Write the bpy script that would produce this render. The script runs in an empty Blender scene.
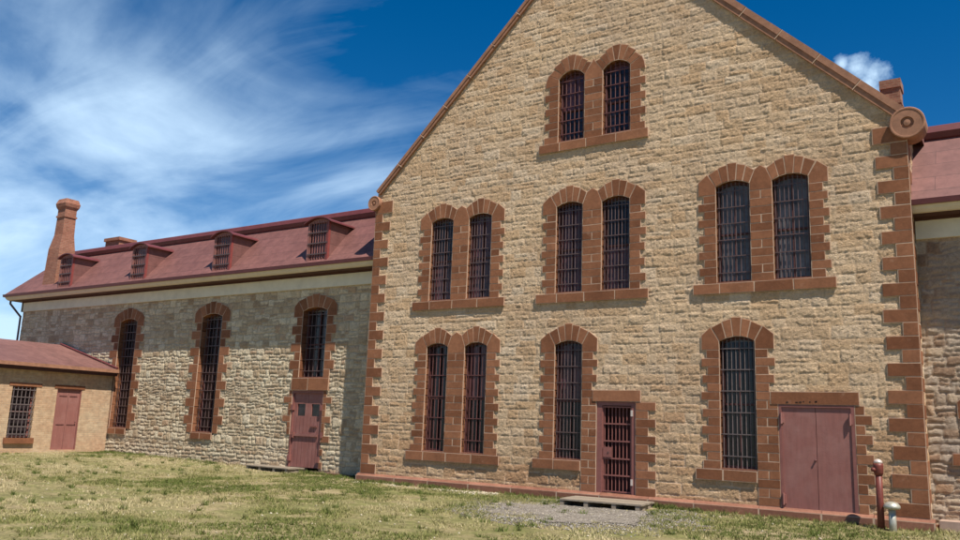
import bpy, math, random
import numpy as np
from mathutils import Matrix, Vector
random.seed(7); rng = np.random.default_rng(7)
S = bpy.context.scene
COL = S.collection
ZO = 1.75                      # survey heights -> world heights
R = math.radians
F00 = 825.0

# ------------------------------------------------------------------ materials
def nmat(name):
    m = bpy.data.materials.new(name); m.use_nodes = True
    nt = m.node_tree; b = nt.nodes['Principled BSDF']
    return m, nt, b
def N(nt, t, **k):
    n = nt.nodes.new(t)
    for a, v in k.items(): setattr(n, a, v)
    return n
def noise(nt, scale, detail=4, rough=.6, coord='Object', vec=None, dist=0):
    n = N(nt, 'ShaderNodeTexNoise'); n.inputs['Scale'].default_value = scale
    n.inputs['Detail'].default_value = detail; n.inputs['Roughness'].default_value = rough
    n.inputs['Distortion'].default_value = dist
    if vec is None:
        tc = N(nt, 'ShaderNodeTexCoord'); vec = tc.outputs[coord]
    nt.links.new(vec, n.inputs['Vector']); return n.outputs['Fac']
def ramp(nt, fac, stops, interp='LINEAR'):
    r = N(nt, 'ShaderNodeValToRGB'); r.color_ramp.interpolation = interp
    e = r.color_ramp.elements
    while len(e) < len(stops): e.new(.5)
    for i, (p, c) in enumerate(stops):
        e[i].position = p; e[i].color = (*c, 1) if len(c) == 3 else c
    nt.links.new(fac, r.inputs['Fac']); return r.outputs['Color']
def mix(nt, fac, a, b, mode='MIX'):
    m = N(nt, 'ShaderNodeMix', data_type='RGBA', blend_type=mode)
    for s, v in ((0, fac), (6, a), (7, b)):
        if hasattr(v, 'default_value') or hasattr(v, 'is_linked'): nt.links.new(v, m.inputs[s])
        else: m.inputs[s].default_value = v if s == 0 else ((*v, 1) if len(v) == 3 else v)
    return m.outputs[2]
def mth(nt, op, a, b=0., c=None):
    m = N(nt, 'ShaderNodeMath', operation=op)
    for i, v in enumerate((a, b) if c is None else (a, b, c)):
        if hasattr(v, 'is_linked'): nt.links.new(v, m.inputs[i])
        else: m.inputs[i].default_value = v
    return m.outputs[0]
def bump(nt, b, h, strength=.3, dist=.02):
    n = N(nt, 'ShaderNodeBump'); n.inputs['Strength'].default_value = strength
    n.inputs['Distance'].default_value = dist
    nt.links.new(h, n.inputs['Height']); nt.links.new(n.outputs[0], b.inputs['Normal'])
def attr(nt, name):
    a = N(nt, 'ShaderNodeAttribute'); a.attribute_name = name; return a.outputs['Fac']
G = lambda v: (v, v, v)

def stone_mat(name, stops, mortar, gain=1., var=.35, stain=None, bumpk=.55):
    m, nt, b = nmat(name)
    c = ramp(nt, attr(nt, 'tone'), stops)
    n1 = noise(nt, 9, 5, .65)
    c = mix(nt, .8, c, ramp(nt, n1, [(.25, G(1 - var)), (.75, G(1 + var * .6))]), 'MULTIPLY')
    n4 = noise(nt, 24, 3, .7)
    c = mix(nt, .8, c, ramp(nt, n4, [(.34, G(.72)), (.48, G(1.)), (.7, G(1.14))]), 'MULTIPLY')
    n2 = noise(nt, .55, 3, .5)
    c = mix(nt, .7, c, ramp(nt, n2, [(.3, (.86, .84, .84)), (.7, (1.1, 1.08, 1.02))]), 'MULTIPLY')
    c = mix(nt, attr(nt, 'mort'), c, mortar)
    if stain:
        n3 = noise(nt, 1.3, 5, .7)
        c = mix(nt, ramp(nt, n3, [(.56, G(0)), (.75, G(.6))]), c, stain)
    nt.links.new(c, b.inputs['Base Color']); b.inputs['Roughness'].default_value = .93
    b.inputs['Specular IOR Level'].default_value = .2
    tc = N(nt, 'ShaderNodeTexCoord'); mp = N(nt, 'ShaderNodeMapping'); mp.inputs['Rotation'].default_value = (0, R(35), 0); mp.inputs['Scale'].default_value = (1, 1, 1.35)
    nt.links.new(tc.outputs['Object'], mp.inputs['Vector'])
    ch_ = noise(nt, 10.5, 5, .72, vec=mp.outputs[0], dist=.35)
    rg = mth(nt, 'ABSOLUTE', mth(nt, 'SUBTRACT', ch_, .5))
    hh = mth(nt, 'MULTIPLY', mth(nt, 'ADD', mth(nt, 'MULTIPLY', rg, -2.2), mth(nt, 'MULTIPLY', noise(nt, 30, 3, .7), .6)), mth(nt, 'SUBTRACT', 1., mth(nt, 'MULTIPLY', attr(nt, 'mort'), .8)))
    bump(nt, b, hh, bumpk, .06)
    return m
M = {}
M['ashlar'] = stone_mat('tan_rockface_stone',
    [(0, (.52, .305, .17)), (.3, (.61, .41, .245)), (.55, (.66, .475, .305)), (.85, (.71, .53, .36)), (1, (.78, .65, .50))],
    (.60, .43, .30), var=.28, bumpk=.85)
M['rubble'] = stone_mat('pale_rubble_stone',
    [(0, (.46, .33, .21)), (.3, (.63, .50, .34)), (.62, (.73, .61, .435)), (.85, (.80, .69, .51)), (1, (.54, .37, .24))],
    (.40, .31, .21), var=.4, bumpk=.85)
M['greystone'] = stone_mat('mixed_grey_stone',
    [(0, (.34, .22, .145)), (.3, (.45, .335, .24)), (.6, (.52, .43, .345)), (.85, (.56, .44, .32)), (1, (.43, .27, .17))],
    (.36, .27, .195), var=.35, bumpk=.8)

def block_mat(name, c0, c1):
    m, nt, b = nmat(name)
    c = ramp(nt, attr(nt, 'tone'), [(0, c0), (1, c1)])
    n1 = noise(nt, 14, 5, .7)
    c = mix(nt, .85, c, ramp(nt, n1, [(.25, G(.72)), (.75, G(1.18))]), 'MULTIPLY')
    n2 = noise(nt, 1.3, 5, .7)
    c = mix(nt, .9, c, ramp(nt, n2, [(.3, (.74, .72, .72)), (.7, (1.2, 1.2, 1.2))]), 'MULTIPLY')
    n3 = noise(nt, 5, 4, .7); c = mix(nt, ramp(nt, n3, [(.6, G(0)), (.74, G(.45))]), c, (.36, .2, .125))
    nt.links.new(c, b.inputs['Base Color']); b.inputs['Roughness'].default_value = .9
    b.inputs['Specular IOR Level'].default_value = .2
    bump(nt, b, noise(nt, 45, 4, .75), .5, .012)
    return m
M['brown'] = block_mat('brown_sandstone', (.185, .072, .034), (.31, .135, .069))
M['plinth'] = block_mat('pink_sandstone', (.22, .095, .06), (.29, .135, .088))

def plain(name, col, rough=.7, var=.2, sc=6, bs=.15, metal=0, spec=.4):
    m, nt, b = nmat(name)
    n1 = noise(nt, sc, 5, .65)
    c = mix(nt, 1., (*col, 1), ramp(nt, n1, [(.25, G(1 - var)), (.75, G(1 + var))]), 'MULTIPLY')
    nt.links.new(c, b.inputs['Base Color']); b.inputs['Roughness'].default_value = rough
    b.inputs['Metallic'].default_value = metal; b.inputs['Specular IOR Level'].default_value = spec
    bump(nt, b, noise(nt, 50, 3, .6), bs, .006)
    return m
M['mortar'] = plain('pale_mortar', (.48, .335, .235), .95, .2, 12)
M['coping'] = plain('brown_coping_stone', (.30, .145, .085), .85, .3, 5, .4)
M['door'] = plain('faded_maroon_paint', (.255, .10, .08), .62, .13, 2.5, .1)
def door_mat():
    m, nt, b = nmat('weathered_maroon_paint')
    tc = N(nt, 'ShaderNodeTexCoord'); mp = N(nt, 'ShaderNodeMapping'); mp.inputs['Scale'].default_value = (7, 7, .9)
    nt.links.new(tc.outputs['Object'], mp.inputs['Vector'])
    st = noise(nt, 1.6, 6, .7, vec=mp.outputs[0]); bl = noise(nt, 1.7, 5, .65); fn = noise(nt, 26, 4, .7)
    c = mix(nt, 1., (.255, .098, .08, 1), ramp(nt, st, [(.3, G(.84)), (.7, G(1.12))]), 'MULTIPLY')
    c = mix(nt, ramp(nt, bl, [(.45, G(0)), (.72, G(.5))]), c, (.34, .175, .15))
    c = mix(nt, ramp(nt, fn, [(.66, G(0)), (.72, G(.7))]), c, (.13, .045, .03))
    nt.links.new(c, b.inputs['Base Color']); b.inputs['Roughness'].default_value = .68
    bump(nt, b, mth(nt, 'ADD', fn, bl), .25, .01); return m
M['door'] = door_mat()
M['frame'] = plain('maroon_frame_paint', (.225, .085, .07), .6, .18, 5, .1)
M['sash'] = plain('dark_maroon_sash_paint', (.10, .034, .030), .6, .2, 5, .1)
M['iron'] = plain('rusty_painted_iron', (.12, .045, .04), .55, .3, 14, .2)
M['irondark'] = plain('dark_painted_iron', (.10, .062, .058), .5, .3, 14, .2)
M['irongrey'] = plain('grey_iron', (.13, .10, .095), .55, .3, 14, .2)
M['trim'] = plain('cream_trim_paint', (.58, .50, .38), .6, .1, 3, .05)
M['frieze'] = plain('cream_frieze_board', (.68, .61, .46), .7, .12, 2, .05)
M['curb'] = plain('dark_red_roof_trim', (.135, .035, .035), .5, .2, 3, .1)
M['stile'] = plain('deep_red_stile_paint', (.21, .045, .038), .55, .2, 5, .1)
M['bedmould'] = plain('dark_brown_moulding', (.07, .025, .018), .7, .2, 3, .1)
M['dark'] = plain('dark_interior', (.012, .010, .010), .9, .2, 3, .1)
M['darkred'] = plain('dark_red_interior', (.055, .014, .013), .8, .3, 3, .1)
M['pipe'] = plain('oxide_red_pipe', (.15, .035, .024), .5, .35, 9, .15)
M['galv'] = plain('galvanised_metal', (.42, .40, .33), .42, .25, 12, .1, .4)
M['capmetal'] = plain('bare_pipe_cap', (.62, .52, .46), .35, .2, 12, .1, .3)
M['concrete'] = plain('pinkish_concrete', (.36, .25, .195), .9, .2, 3, .4)
M['patchdirt'] = plain('pinkish_bare_dirt', (.25, .185, .14), .95, .3, 4, .6)

def glass(name, base, rough=.2, streak=.25):
    m, nt, b = nmat(name)
    n1 = noise(nt, 2.2, 3, .6)
    c = mix(nt, 1., (*base, 1), ramp(nt, n1, [(.3, G(.5)), (.7, G(1.6))]), 'MULTIPLY')
    nt.links.new(c, b.inputs['Base Color']); b.inputs['Roughness'].default_value = rough
    b.inputs['Specular IOR Level'].default_value = .45
    bump(nt, b, noise(nt, 2.5, 2, .5), .12, .03)
    return m
M['pane'] = glass('dark_window_glass', (.022, .016, .018))
M['pane_red'] = glass('window_glass_red_blind', (.10, .04, .045), .22)
M['pane_grey'] = glass('window_glass_grey_blind', (.13, .12, .125), .25)

def roof_mat(name, base, yz=False, seam=.55, w=1.3):
    m, nt, b = nmat(name)
    tc = N(nt, 'ShaderNodeTexCoord'); sp = N(nt, 'ShaderNodeSeparateXYZ'); cb = N(nt, 'ShaderNodeCombineXYZ')
    nt.links.new(tc.outputs['Object'], sp.inputs[0])
    nt.links.new(sp.outputs[1 if yz else 0], cb.inputs[0])
    nt.links.new(sp.outputs[0 if yz else 2], cb.inputs[1])
    br = N(nt, 'ShaderNodeTexBrick'); nt.links.new(cb.outputs[0], br.inputs['Vector'])
    br.inputs['Scale'].default_value = 1; br.inputs['Mortar Size'].default_value = .008
    br.inputs['Brick Width'].default_value = w; br.inputs['Row Height'].default_value = seam
    br.inputs['Color1'].default_value = (*[x * .92 for x in base], 1)
    br.inputs['Color2'].default_value = (*[x * 1.08 for x in base], 1)
    br.inputs['Mortar'].default_value = (*[x * .55 for x in base], 1)
    n1 = noise(nt, 3.5, 6, .7); n2 = noise(nt, .5, 4, .6)
    c = mix(nt, 1., br.outputs['Color'], ramp(nt, n1, [(.25, (.68, .66, .66)), (.75, (1.28, 1.32, 1.32))]), 'MULTIPLY')
    c = mix(nt, 1., c, ramp(nt, n2, [(.3, (.88, .84, .84)), (.7, (1.1, 1.14, 1.12))]), 'MULTIPLY')
    nt.links.new(c, b.inputs['Base Color']); b.inputs['Roughness'].default_value = .62
    bump(nt, b, mth(nt, 'ADD', mth(nt, 'MULTIPLY', br.outputs['Fac'], -1.), mth(nt, 'MULTIPLY', n1, .6)), .35, .02)
    return m
M['roof'] = roof_mat('faded_red_metal_shingles', (.168, .068, .058), seam=.42)
M['roof_annex'] = roof_mat('faded_red_sheet_roof', (.175, .08, .068), True, 4, .6)

def brick_mat(name, c1, c2, mo, yz, bw=.23, bh=.075):
    m, nt, b = nmat(name)
    tc = N(nt, 'ShaderNodeTexCoord'); sp = N(nt, 'ShaderNodeSeparateXYZ'); cb = N(nt, 'ShaderNodeCombineXYZ')
    nt.links.new(tc.outputs['Object'], sp.inputs[0])
    if yz: nt.links.new(sp.outputs[1], cb.inputs[0])
    else:
        nt.links.new(mth(nt, 'ADD', sp.outputs[0], sp.outputs[1]), cb.inputs[0])
    nt.links.new(sp.outputs[2], cb.inputs[1])
    br = N(nt, 'ShaderNodeTexBrick'); nt.links.new(cb.outputs[0], br.inputs['Vector'])
    br.inputs['Scale'].default_value = 1; br.inputs['Mortar Size'].default_value = .008
    br.inputs['Brick Width'].default_value = bw; br.inputs['Row Height'].default_value = bh
    br.inputs['Color1'].default_value = (*c1, 1); br.inputs['Color2'].default_value = (*c2, 1)
    br.inputs['Mortar'].default_value = (*mo, 1)
    n1 = noise(nt, 5, 5, .7); n2 = noise(nt, .8, 4, .6)
    c = mix(nt, 1., br.outputs['Color'], ramp(nt, n1, [(.25, G(.68)), (.75, G(1.25))]), 'MULTIPLY')
    c = mix(nt, .6, c, ramp(nt, n2, [(.35, (1.0, .8, .72)), (.65, (1.08, 1.1, 1.1))]), 'MULTIPLY')
    nt.links.new(c, b.inputs['Base Color']); b.inputs['Roughness'].default_value = .92
    bump(nt, b, mth(nt, 'ADD', mth(nt, 'MULTIPLY', br.outputs['Fac'], -1.), mth(nt, 'MULTIPLY', n1, .8)), .6, .02)
    return m
M['brick'] = brick_mat('buff_pink_brick', (.42, .285, .17), (.50, .365, .23), (.44, .34, .235), True)
M['brick_red'] = brick_mat('red_brown_chimney_brick', (.25, .092, .056), (.32, .135, .085), (.30, .19, .13), False)
M['brick_dark'] = brick_mat('dark_chimney_brick', (.21, .085, .05), (.30, .15, .09), (.26, .17, .11), False)

def wood_mat():
    m, nt, b = nmat('weathered_grey_planks')
    tc = N(nt, 'ShaderNodeTexCoord'); mp = N(nt, 'ShaderNodeMapping'); mp.inputs['Scale'].default_value = (2, 30, 10)
    nt.links.new(tc.outputs['Object'], mp.inputs['Vector'])
    n1 = noise(nt, 1.5, 5, .7, vec=mp.outputs[0])
    c = ramp(nt, n1, [(.25, (.15, .115, .085)), (.55, (.28, .225, .165)), (.8, (.38, .315, .25))])
    nt.links.new(c, b.inputs['Base Color']); b.inputs['Roughness'].default_value = .9
    bump(nt, b, n1, .4, .01); return m
M['wood'] = wood_mat()

def ground_mat():
    m, nt, b = nmat('dry_grassy_earth')
    big = noise(nt, .13, 4, .55, dist=.4); mid = noise(nt, .7, 6, .7, dist=.5)
    tc = N(nt, 'ShaderNodeTexCoord'); mp = N(nt, 'ShaderNodeMapping')
    mp.inputs['Rotation'].default_value = (0, 0, R(33)); mp.inputs['Scale'].default_value = (1.1, 3.2, 1)
    nt.links.new(tc.outputs['Object'], mp.inputs['Vector'])
    st = noise(nt, 2.4, 5, .7, vec=mp.outputs[0]); fine = noise(nt, 13, 5, .75)
    f = mth(nt, 'ADD', mth(nt, 'MULTIPLY', big, .5), mth(nt, 'MULTIPLY', mid, .5))
    c = ramp(nt, f, [(.34, (.12, .13, .042)), (.44, (.185, .175, .07)), (.52, (.26, .215, .11)), (.62, (.34, .265, .165))])
    c = mix(nt, .75, c, ramp(nt, st, [(.32, G(.55)), (.5, G(1.)), (.7, G(1.35))]), 'MULTIPLY')
    c = mix(nt, .9, c, ramp(nt, fine, [(.3, G(.6)), (.7, G(1.35))]), 'MULTIPLY')
    nt.links.new(c, b.inputs['Base Color']); b.inputs['Roughness'].default_value = .97
    b.inputs['Specular IOR Level'].default_value = .1
    bump(nt, b, mth(nt, 'ADD', fine, st), .8, .05); return m
M['ground'] = ground_mat()
def gravel_mat():
    m, nt, b = nmat('grey_gravel')
    v = N(nt, 'ShaderNodeTexVoronoi'); v.inputs['Scale'].default_value = 26
    tc = N(nt, 'ShaderNodeTexCoord'); nt.links.new(tc.outputs['Object'], v.inputs['Vector'])
    sp = N(nt, 'ShaderNodeSeparateColor'); nt.links.new(v.outputs['Color'], sp.inputs[0])
    c = ramp(nt, sp.outputs[0], [(0, (.10, .083, .068)), (.5, (.175, .15, .12)), (1, (.27, .235, .19))])
    c = mix(nt, .7, c, ramp(nt, noise(nt, 2, 4, .7), [(.3, G(.75)), (.7, G(1.2))]), 'MULTIPLY')
    nt.links.new(c, b.inputs['Base Color']); b.inputs['Roughness'].default_value = .95
    bump(nt, b, v.outputs['Distance'], .7, .03); return m
M['gravel'] = gravel_mat()
def tone_mat(name, stops):
    m, nt, b = nmat(name)
    c = ramp(nt, attr(nt, 'tone'), stops)
    nt.links.new(c, b.inputs['Base Color']); b.inputs['Roughness'].default_value = .85
    b.inputs['Specular IOR Level'].default_value = .15
    return m
M['blade'] = tone_mat('grass_blades', [(0, (.10, .125, .03)), (.35, (.175, .18, .055)), (.65, (.31, .27, .12)), (1, (.48, .40, .23))])
M['pebble'] = tone_mat('pebbles', [(0, (.12, .10, .09)), (.6, (.25, .22, .19)), (1, (.45, .41, .36))])
M['chip'] = tone_mat('pale_stone_chips', [(0, (.36, .30, .20)), (1, (.62, .55, .42))])

# ------------------------------------------------------------------ object helpers
def tag(o, label=None, cat=None, group=None, kind=None):
    for k, v in (('label', label), ('category', cat), ('group', group), ('kind', kind)):
        if v: o[k] = v
def empty(name, loc, label=None, cat=None, group=None):
    o = bpy.data.objects.new(name, None); o.location = loc; COL.objects.link(o)
    o.empty_display_size = .3; tag(o, label, cat, group); return o
def link(me, name, parent):
    o = bpy.data.objects.new(name, me); COL.objects.link(o)
    if parent is not None:
        o.parent = parent
        w = Vector((0, 0, 0)); p = parent
        while p is not None: w += p.location; p = p.parent
        me.transform(Matrix.Translation(-w))       # all things are unrotated: plain offset
    return o
class MB:
    def __init__(s, off=(0, 0, 0)): s.v = []; s.f = []; s.m = []; s.t = []; s.mats = []
    def mi(s, mat):
        if mat not in s.mats: s.mats.append(mat)
        return s.mats.index(mat)
    def add(s, vs, fs, mat, tone=None):
        n = len(s.v); s.v += [tuple(p) for p in vs]; i = s.mi(mat)
        t = random.random() if tone is None else tone
        for f in fs: s.f.append([n + k for k in f]); s.m.append(i); s.t.append(t)
    def box(s, x0, x1, y0, y1, z0, z1, mat, tone=None):
        vs = [(x, y, z) for x in (x0, x1) for y in (y0, y1) for z in (z0, z1)]
        s.add(vs, [(0, 1, 3, 2), (4, 6, 7, 5), (0, 4, 5, 1), (2, 3, 7, 6), (0, 2, 6, 4), (1, 5, 7, 3)], mat, tone)
    def prism(s, poly, y0, y1, mat, ch=0., tone=None):
        """convex xz polygon, back at y1, front at y0 (smaller y faces the yard)"""
        n = len(poly); cx = sum(p[0] for p in poly) / n; cz = sum(p[1] for p in poly) / n
        a = sum(poly[i][0] * poly[(i + 1) % n][1] - poly[(i + 1) % n][0] * poly[i][1] for i in range(n))
        if a < 0: poly = poly[::-1]
        vs = [(x, y1, z) for x, z in poly]
        fr = []
        for x, z in poly:
            d = math.hypot(x - cx, z - cz) or 1; k = max(0, (d - ch * 1.3) / d)
            fr.append((cx + (x - cx) * k, cz + (z - cz) * k))
        if ch > 0:
            vs += [(x, y0 + ch, z) for x, z in poly] + [(x, y0, z) for x, z in fr]; L = 3
        else: vs += [(x, y0, z) for x, z in poly]; L = 2
        fs = [tuple(range(n))[::-1], tuple(range((L - 1) * n, L * n))]
        for l in range(L - 1):
            for i in range(n):
                j = (i + 1) % n; fs.append((l * n + i, l * n + j, (l + 1) * n + j, (l + 1) * n + i))
        s.add(vs, fs, mat, tone)
    def block(s, poly, y0, y1, mat, gap=.0075, ch=.006):
        """a dressed stone: shrunk prism, plus a mortar body just behind its face"""
        n = len(poly); cx = sum(p[0] for p in poly) / n; cz = sum(p[1] for p in poly) / n
        sh = []
        for x, z in poly:
            g1, g2_ = gap + random.uniform(-.003, .009), gap + random.uniform(-.003, .006)
            sh.append((x - math.copysign(min(g1, abs(x - cx)), x - cx), z - math.copysign(min(g2_, abs(z - cz)), z - cz)))
        s.prism(sh, y0 + random.uniform(-.003, .003), y1 - .004, mat, ch)
        s.prism(poly, y0 + .005, y0 + .03, M['mortar'], 0)
    def rblock(s, x0, x1, z0, z1, y0, y1, mat, **k): s.block([(x0, z0), (x1, z0), (x1, z1), (x0, z1)], y0, y1, mat, **k)
    def tube(s, a, b, r, mat, n=8, r2=None, tone=None):
        a = Vector(a); b = Vector(b); d = (b - a).normalized(); r2 = r if r2 is None else r2
        u = d.orthogonal().normalized(); w = d.cross(u); vs = []
        for p, q in ((a, r), (b, r2)):
            for i in range(n):
                t = 2 * math.pi * i / n; vs.append(p + (u * math.cos(t) + w * math.sin(t)) * q)
        fs = [(i, (i + 1) % n, n + (i + 1) % n, n + i) for i in range(n)] + [tuple(range(n))[::-1], tuple(range(n, 2 * n))]
        s.add(vs, fs, mat, tone)
    def lathe(s, prof, cx, cy, mat, n=20, axis='z', tone=None):
        vs = []
        for r, h in prof:
            for i in range(n):
                t = 2 * math.pi * i / n
                vs.append((cx + r * math.cos(t), cy + r * math.sin(t), h) if axis == 'z' else (cx + r * math.cos(t), h, cy + r * math.sin(t)))
        fs = []
        for k in range(len(prof) - 1):
            for i in range(n):
                j = (i + 1) % n; fs.append((k * n + i, k * n + j, (k + 1) * n + j, (k + 1) * n + i))
        fs += [tuple(range(n))[::-1], tuple(range((len(prof) - 1) * n, len(prof) * n))]
        s.add(vs, fs, mat, tone)
    def build(s, name, parent=None, smooth=False, z=True):
        me = bpy.data.meshes.new(name)
        vs = [(x, y, zz + (ZO if z else 0)) for x, y, zz in s.v]
        me.from_pydata(vs, [], s.f)
        for m in s.mats: me.materials.append(m)
        me.polygons.foreach_set('material_index', s.m)
        if smooth: me.polygons.foreach_set('use_smooth', [True] * len(s.f))
        a = me.attributes.new('tone', 'FLOAT', 'FACE'); a.data.foreach_set('value', s.t)
        me.update()
        import bmesh
        bm = bmesh.new(); bm.from_mesh(me); bmesh.ops.recalc_face_normals(bm, faces=bm.faces); bm.to_mesh(me); bm.free()
        return link(me, name, parent)

# ------------------------------------------------------------------ numpy noise + masonry relief
TAB = rng.random((256, 256))
def vn(x, y, s=0):
    x = x + s * 17.31; y = y + s * 9.77
    xi = np.floor(x).astype(int); yi = np.floor(y).astype(int); fx = x - xi; fy = y - yi
    fx = fx * fx * (3 - 2 * fx); fy = fy * fy * (3 - 2 * fy)
    g = lambda a, b: TAB[a & 255, b & 255]
    return (g(xi, yi) * (1 - fx) + g(xi + 1, yi) * fx) * (1 - fy) + (g(xi, yi + 1) * (1 - fx) + g(xi + 1, yi + 1) * fx) * fy
def fbm(x, y, o=4, s=0, k=2.03):
    t = 0; a = 1; n = 0
    for i in range(o): t = t + a * vn(x, y, s + i * 3); n += a; a *= .5; x = x * k; y = y * k
    return t / n
def masonry(x, z, seed, ch=(.2, .34), sw=(.28, .75), warp=.02, split=.15, joint=.014, relief=.035, chisel=.03, tilt=.12, grain=7., hmax=.03, groove=.012, wf=1.):
    """height in front of the wall plane, tone and mortar mask of a laid stone wall"""
    r = np.random.default_rng(seed)
    xw = x + warp * (fbm(x * 2.1 * wf, z * 2.1 * wf, 3, seed) - .5) * 4
    zw = z + warp * (fbm(x * 1.7 * wf, z * 1.7 * wf, 3, seed + 9) - .5) * 4
    zmin, zmax = z.min() - .6, z.max() + .6; xmin, xmax = x.min() - 1, x.max() + 1
    cs = [zmin]
    while cs[-1] < zmax: cs.append(cs[-1] + r.uniform(*ch))
    cs = np.array(cs); row = np.clip(np.searchsorted(cs, zw) - 1, 0, len(cs) - 2)
    nc = int((xmax - xmin) / sw[0]) + 4
    W = r.uniform(sw[0], sw[1], (len(cs), nc)); B = xmin - r.uniform(0, .5, (len(cs), 1)) + np.cumsum(W, 1)
    col = np.zeros(x.shape, int)
    for k in range(len(cs)):
        m = row == k
        if m.any(): col[m] = np.searchsorted(B[k], xw[m])
    col = np.clip(col, 1, nc - 1)
    l = B[row, col - 1]; rr = B[row, col]; b = cs[row]; t = cs[row + 1]
    sid = r.random((len(cs), nc)); sf = r.uniform(.38, .62, (len(cs), nc))
    sp = (sid[row, col] < split) & (t - b > ch[0] * 1.1)
    mid = b + (t - b) * sf[row, col]; up = sp & (zw > mid)
    b = np.where(up, mid, b); t = np.where(sp & ~up, mid, t)
    d = np.minimum(np.minimum(xw - l, rr - xw), np.minimum(zw - b, t - zw))
    # knock the corners off
    dx = np.minimum(xw - l, rr - xw); dz = np.minimum(zw - b, t - zw)
    d = np.minimum(d, (dx + dz) * .7)
    d = d + (fbm(x * 16, z * 16, 2, seed + 3) - .5) * .018
    rid = r.random((len(cs), nc, 2, 4)); q = rid[row, col, up.astype(int)]
    m = np.clip((d - joint * .5) / (joint * .9), 0, 1); inner = np.clip(d / .06, 0, 1) ** .6
    u = xw - (l + rr) / 2; v = zw - (b + t) / 2
    ca, sa = math.cos(.6), math.sin(.6)
    xa, za = (x * ca + z * sa), (-x * sa + z * ca)
    rd = 1 - np.abs(2 * fbm(xa * grain * .75, za * grain * 1.5, 3, seed + 21) - 1)
    h = relief * (.45 + .55 * q[..., 0]) * inner + ((q[..., 1] - .5) * u + (q[..., 2] - .5) * v) * tilt * 1.6 * inner
    fc = 1 - np.abs(2 * vn(xa * grain * 1.1 + 3 * q[..., 2], za * grain * 2.0, seed + 6) - 1)
    h = h + chisel * ((rd - .6) * 1.3 + (fc - .5) * .55 + (fbm(x * grain * 1.9, z * grain * 1.9, 2, seed + 5) - .5) * 1.1) * inner
    h = h * m - (1 - m) * groove
    return np.clip(h, -.03, hmax), q[..., 3], 1 - m
def sheet(name, parent, u0, u1, v0, v1, res, place, mat, keep=None, seed=1, tonef=None, **k):
    nu = int(round((u1 - u0) / res)) + 1; nv = int(round((v1 - v0) / res)) + 1
    U, V = np.meshgrid(np.linspace(u0, u1, nu), np.linspace(v0, v1, nv))
    h, tone, mo = masonry(U, V, seed, **k)
    if tonef is not None: tone, mo = tonef(U, V, tone, mo)
    P = place(U, V, h); co = np.stack(P, -1).reshape(-1, 3)
    idx = np.arange(nu * nv).reshape(nv, nu)
    q = np.stack([idx[:-1, :-1], idx[:-1, 1:], idx[1:, 1:], idx[1:, :-1]], -1).reshape(-1, 4)
    if keep is not None:
        cu = ((U[:-1, :-1] + U[1:, 1:]) / 2).ravel(); cv = ((V[:-1, :-1] + V[1:, 1:]) / 2).ravel()
        q = q[keep(cu, cv)]
    used = np.unique(q); rm = np.full(nu * nv, -1); rm[used] = np.arange(len(used)); q = rm[q]; co = co[used]
    me = bpy.data.meshes.new(name); me.vertices.add(len(co)); me.vertices.foreach_set('co', co.ravel())
    me.loops.add(q.size); me.loops.foreach_set('vertex_index', q.ravel().astype(np.int32))
    me.polygons.add(len(q)); me.polygons.foreach_set('loop_start', np.arange(0, q.size, 4, dtype=np.int32))
    me.update(calc_edges=True)
    for nm, ar in (('tone', tone), ('mort', mo)):
        a = me.attributes.new(nm, 'FLOAT', 'POINT'); a.data.foreach_set('value', ar.ravel()[used].astype(np.float32))
    me.materials.append(mat)
    return link(me, name, parent)
front = lambda Y: (lambda u, v, h: (u, Y - h, v + ZO))

# ------------------------------------------------------------------ openings
FACE = -.032          # face of dressed stones in front of the wall plane
def arc_z(x, w, zs, rise):
    if rise <= 0: return zs
    Rr = (w * w + rise * rise) / (2 * rise)
    return zs + rise - Rr + math.sqrt(max(Rr * Rr - x * x, 0))
def arch_blocks(mb, c, w, zs, rise, Y, dep, kind, left='end', right='end', pier=.58):
    f = lambda x: arc_z(x, w, zs, rise); zc = zs + rise; y0 = Y + FACE; y1 = Y + dep
    s = w / .45
    if kind == 'seg':
        ts = [.2, .6, 1.]; ox = [.135, .37, .64]; hz = [(.49, .49), (.45, .40), (.37, .25)]
        ix = [.135, .37, .59]; ih = [(.49, .49), (.45, .39), (.36, .23)]
    else:
        ts = [.14, .43, .72, 1.]; ox = [.14, .40, .63, .80]; hz = [(.5, .5), (.47, .40), (.34, .20), (.12, -.02)]
        ix = [.14, .37, .55, .70]; ih = [(.5, .5), (.46, .38), (.32, .22), (.16, .12)]
    mb.block([(c - ts[0] * w, f(ts[0] * w)), (c + ts[0] * w, f(ts[0] * w)), (c + ox[0] * s, zc + .49), (c - ox[0] * s, zc + .49)], y0, y1, M['brown'])
    for sg, side in ((-1, left), (1, right)):
        O, H = (ox, hz) if side == 'end' else (ix, ih)
        for k in range(1, len(ts)):
            a, b = ts[k - 1] * w, ts[k] * w
            pl = [(c + sg * a, f(a)), (c + sg * b, f(b)), (c + sg * O[k] * s, zc + H[k][1]), (c + sg * O[k - 1] * s, zc + H[k][0])]
            mb.block(pl, y0, y1, M['brown'])
        e = O[-1] * s; ez = zc + H[-1][1]
        if side == 'end':
            ow = w + .47
            if kind == 'seg':
                pl = [(c + sg * w, zs - .215), (c + sg * ow, zs - .215), (c + sg * ow, zc + .05), (c + sg * (e + .02), ez - .0), (c + sg * w, zs)]
            else:
                pl = [(c + sg * w, zs - .215), (c + sg * ow, zs - .215), (c + sg * (w + .44), zs + .02), (c + sg * (e + .03), ez), (c + sg * w, zs)]
            mb.block(pl, y0, y1, M['brown'])
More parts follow.
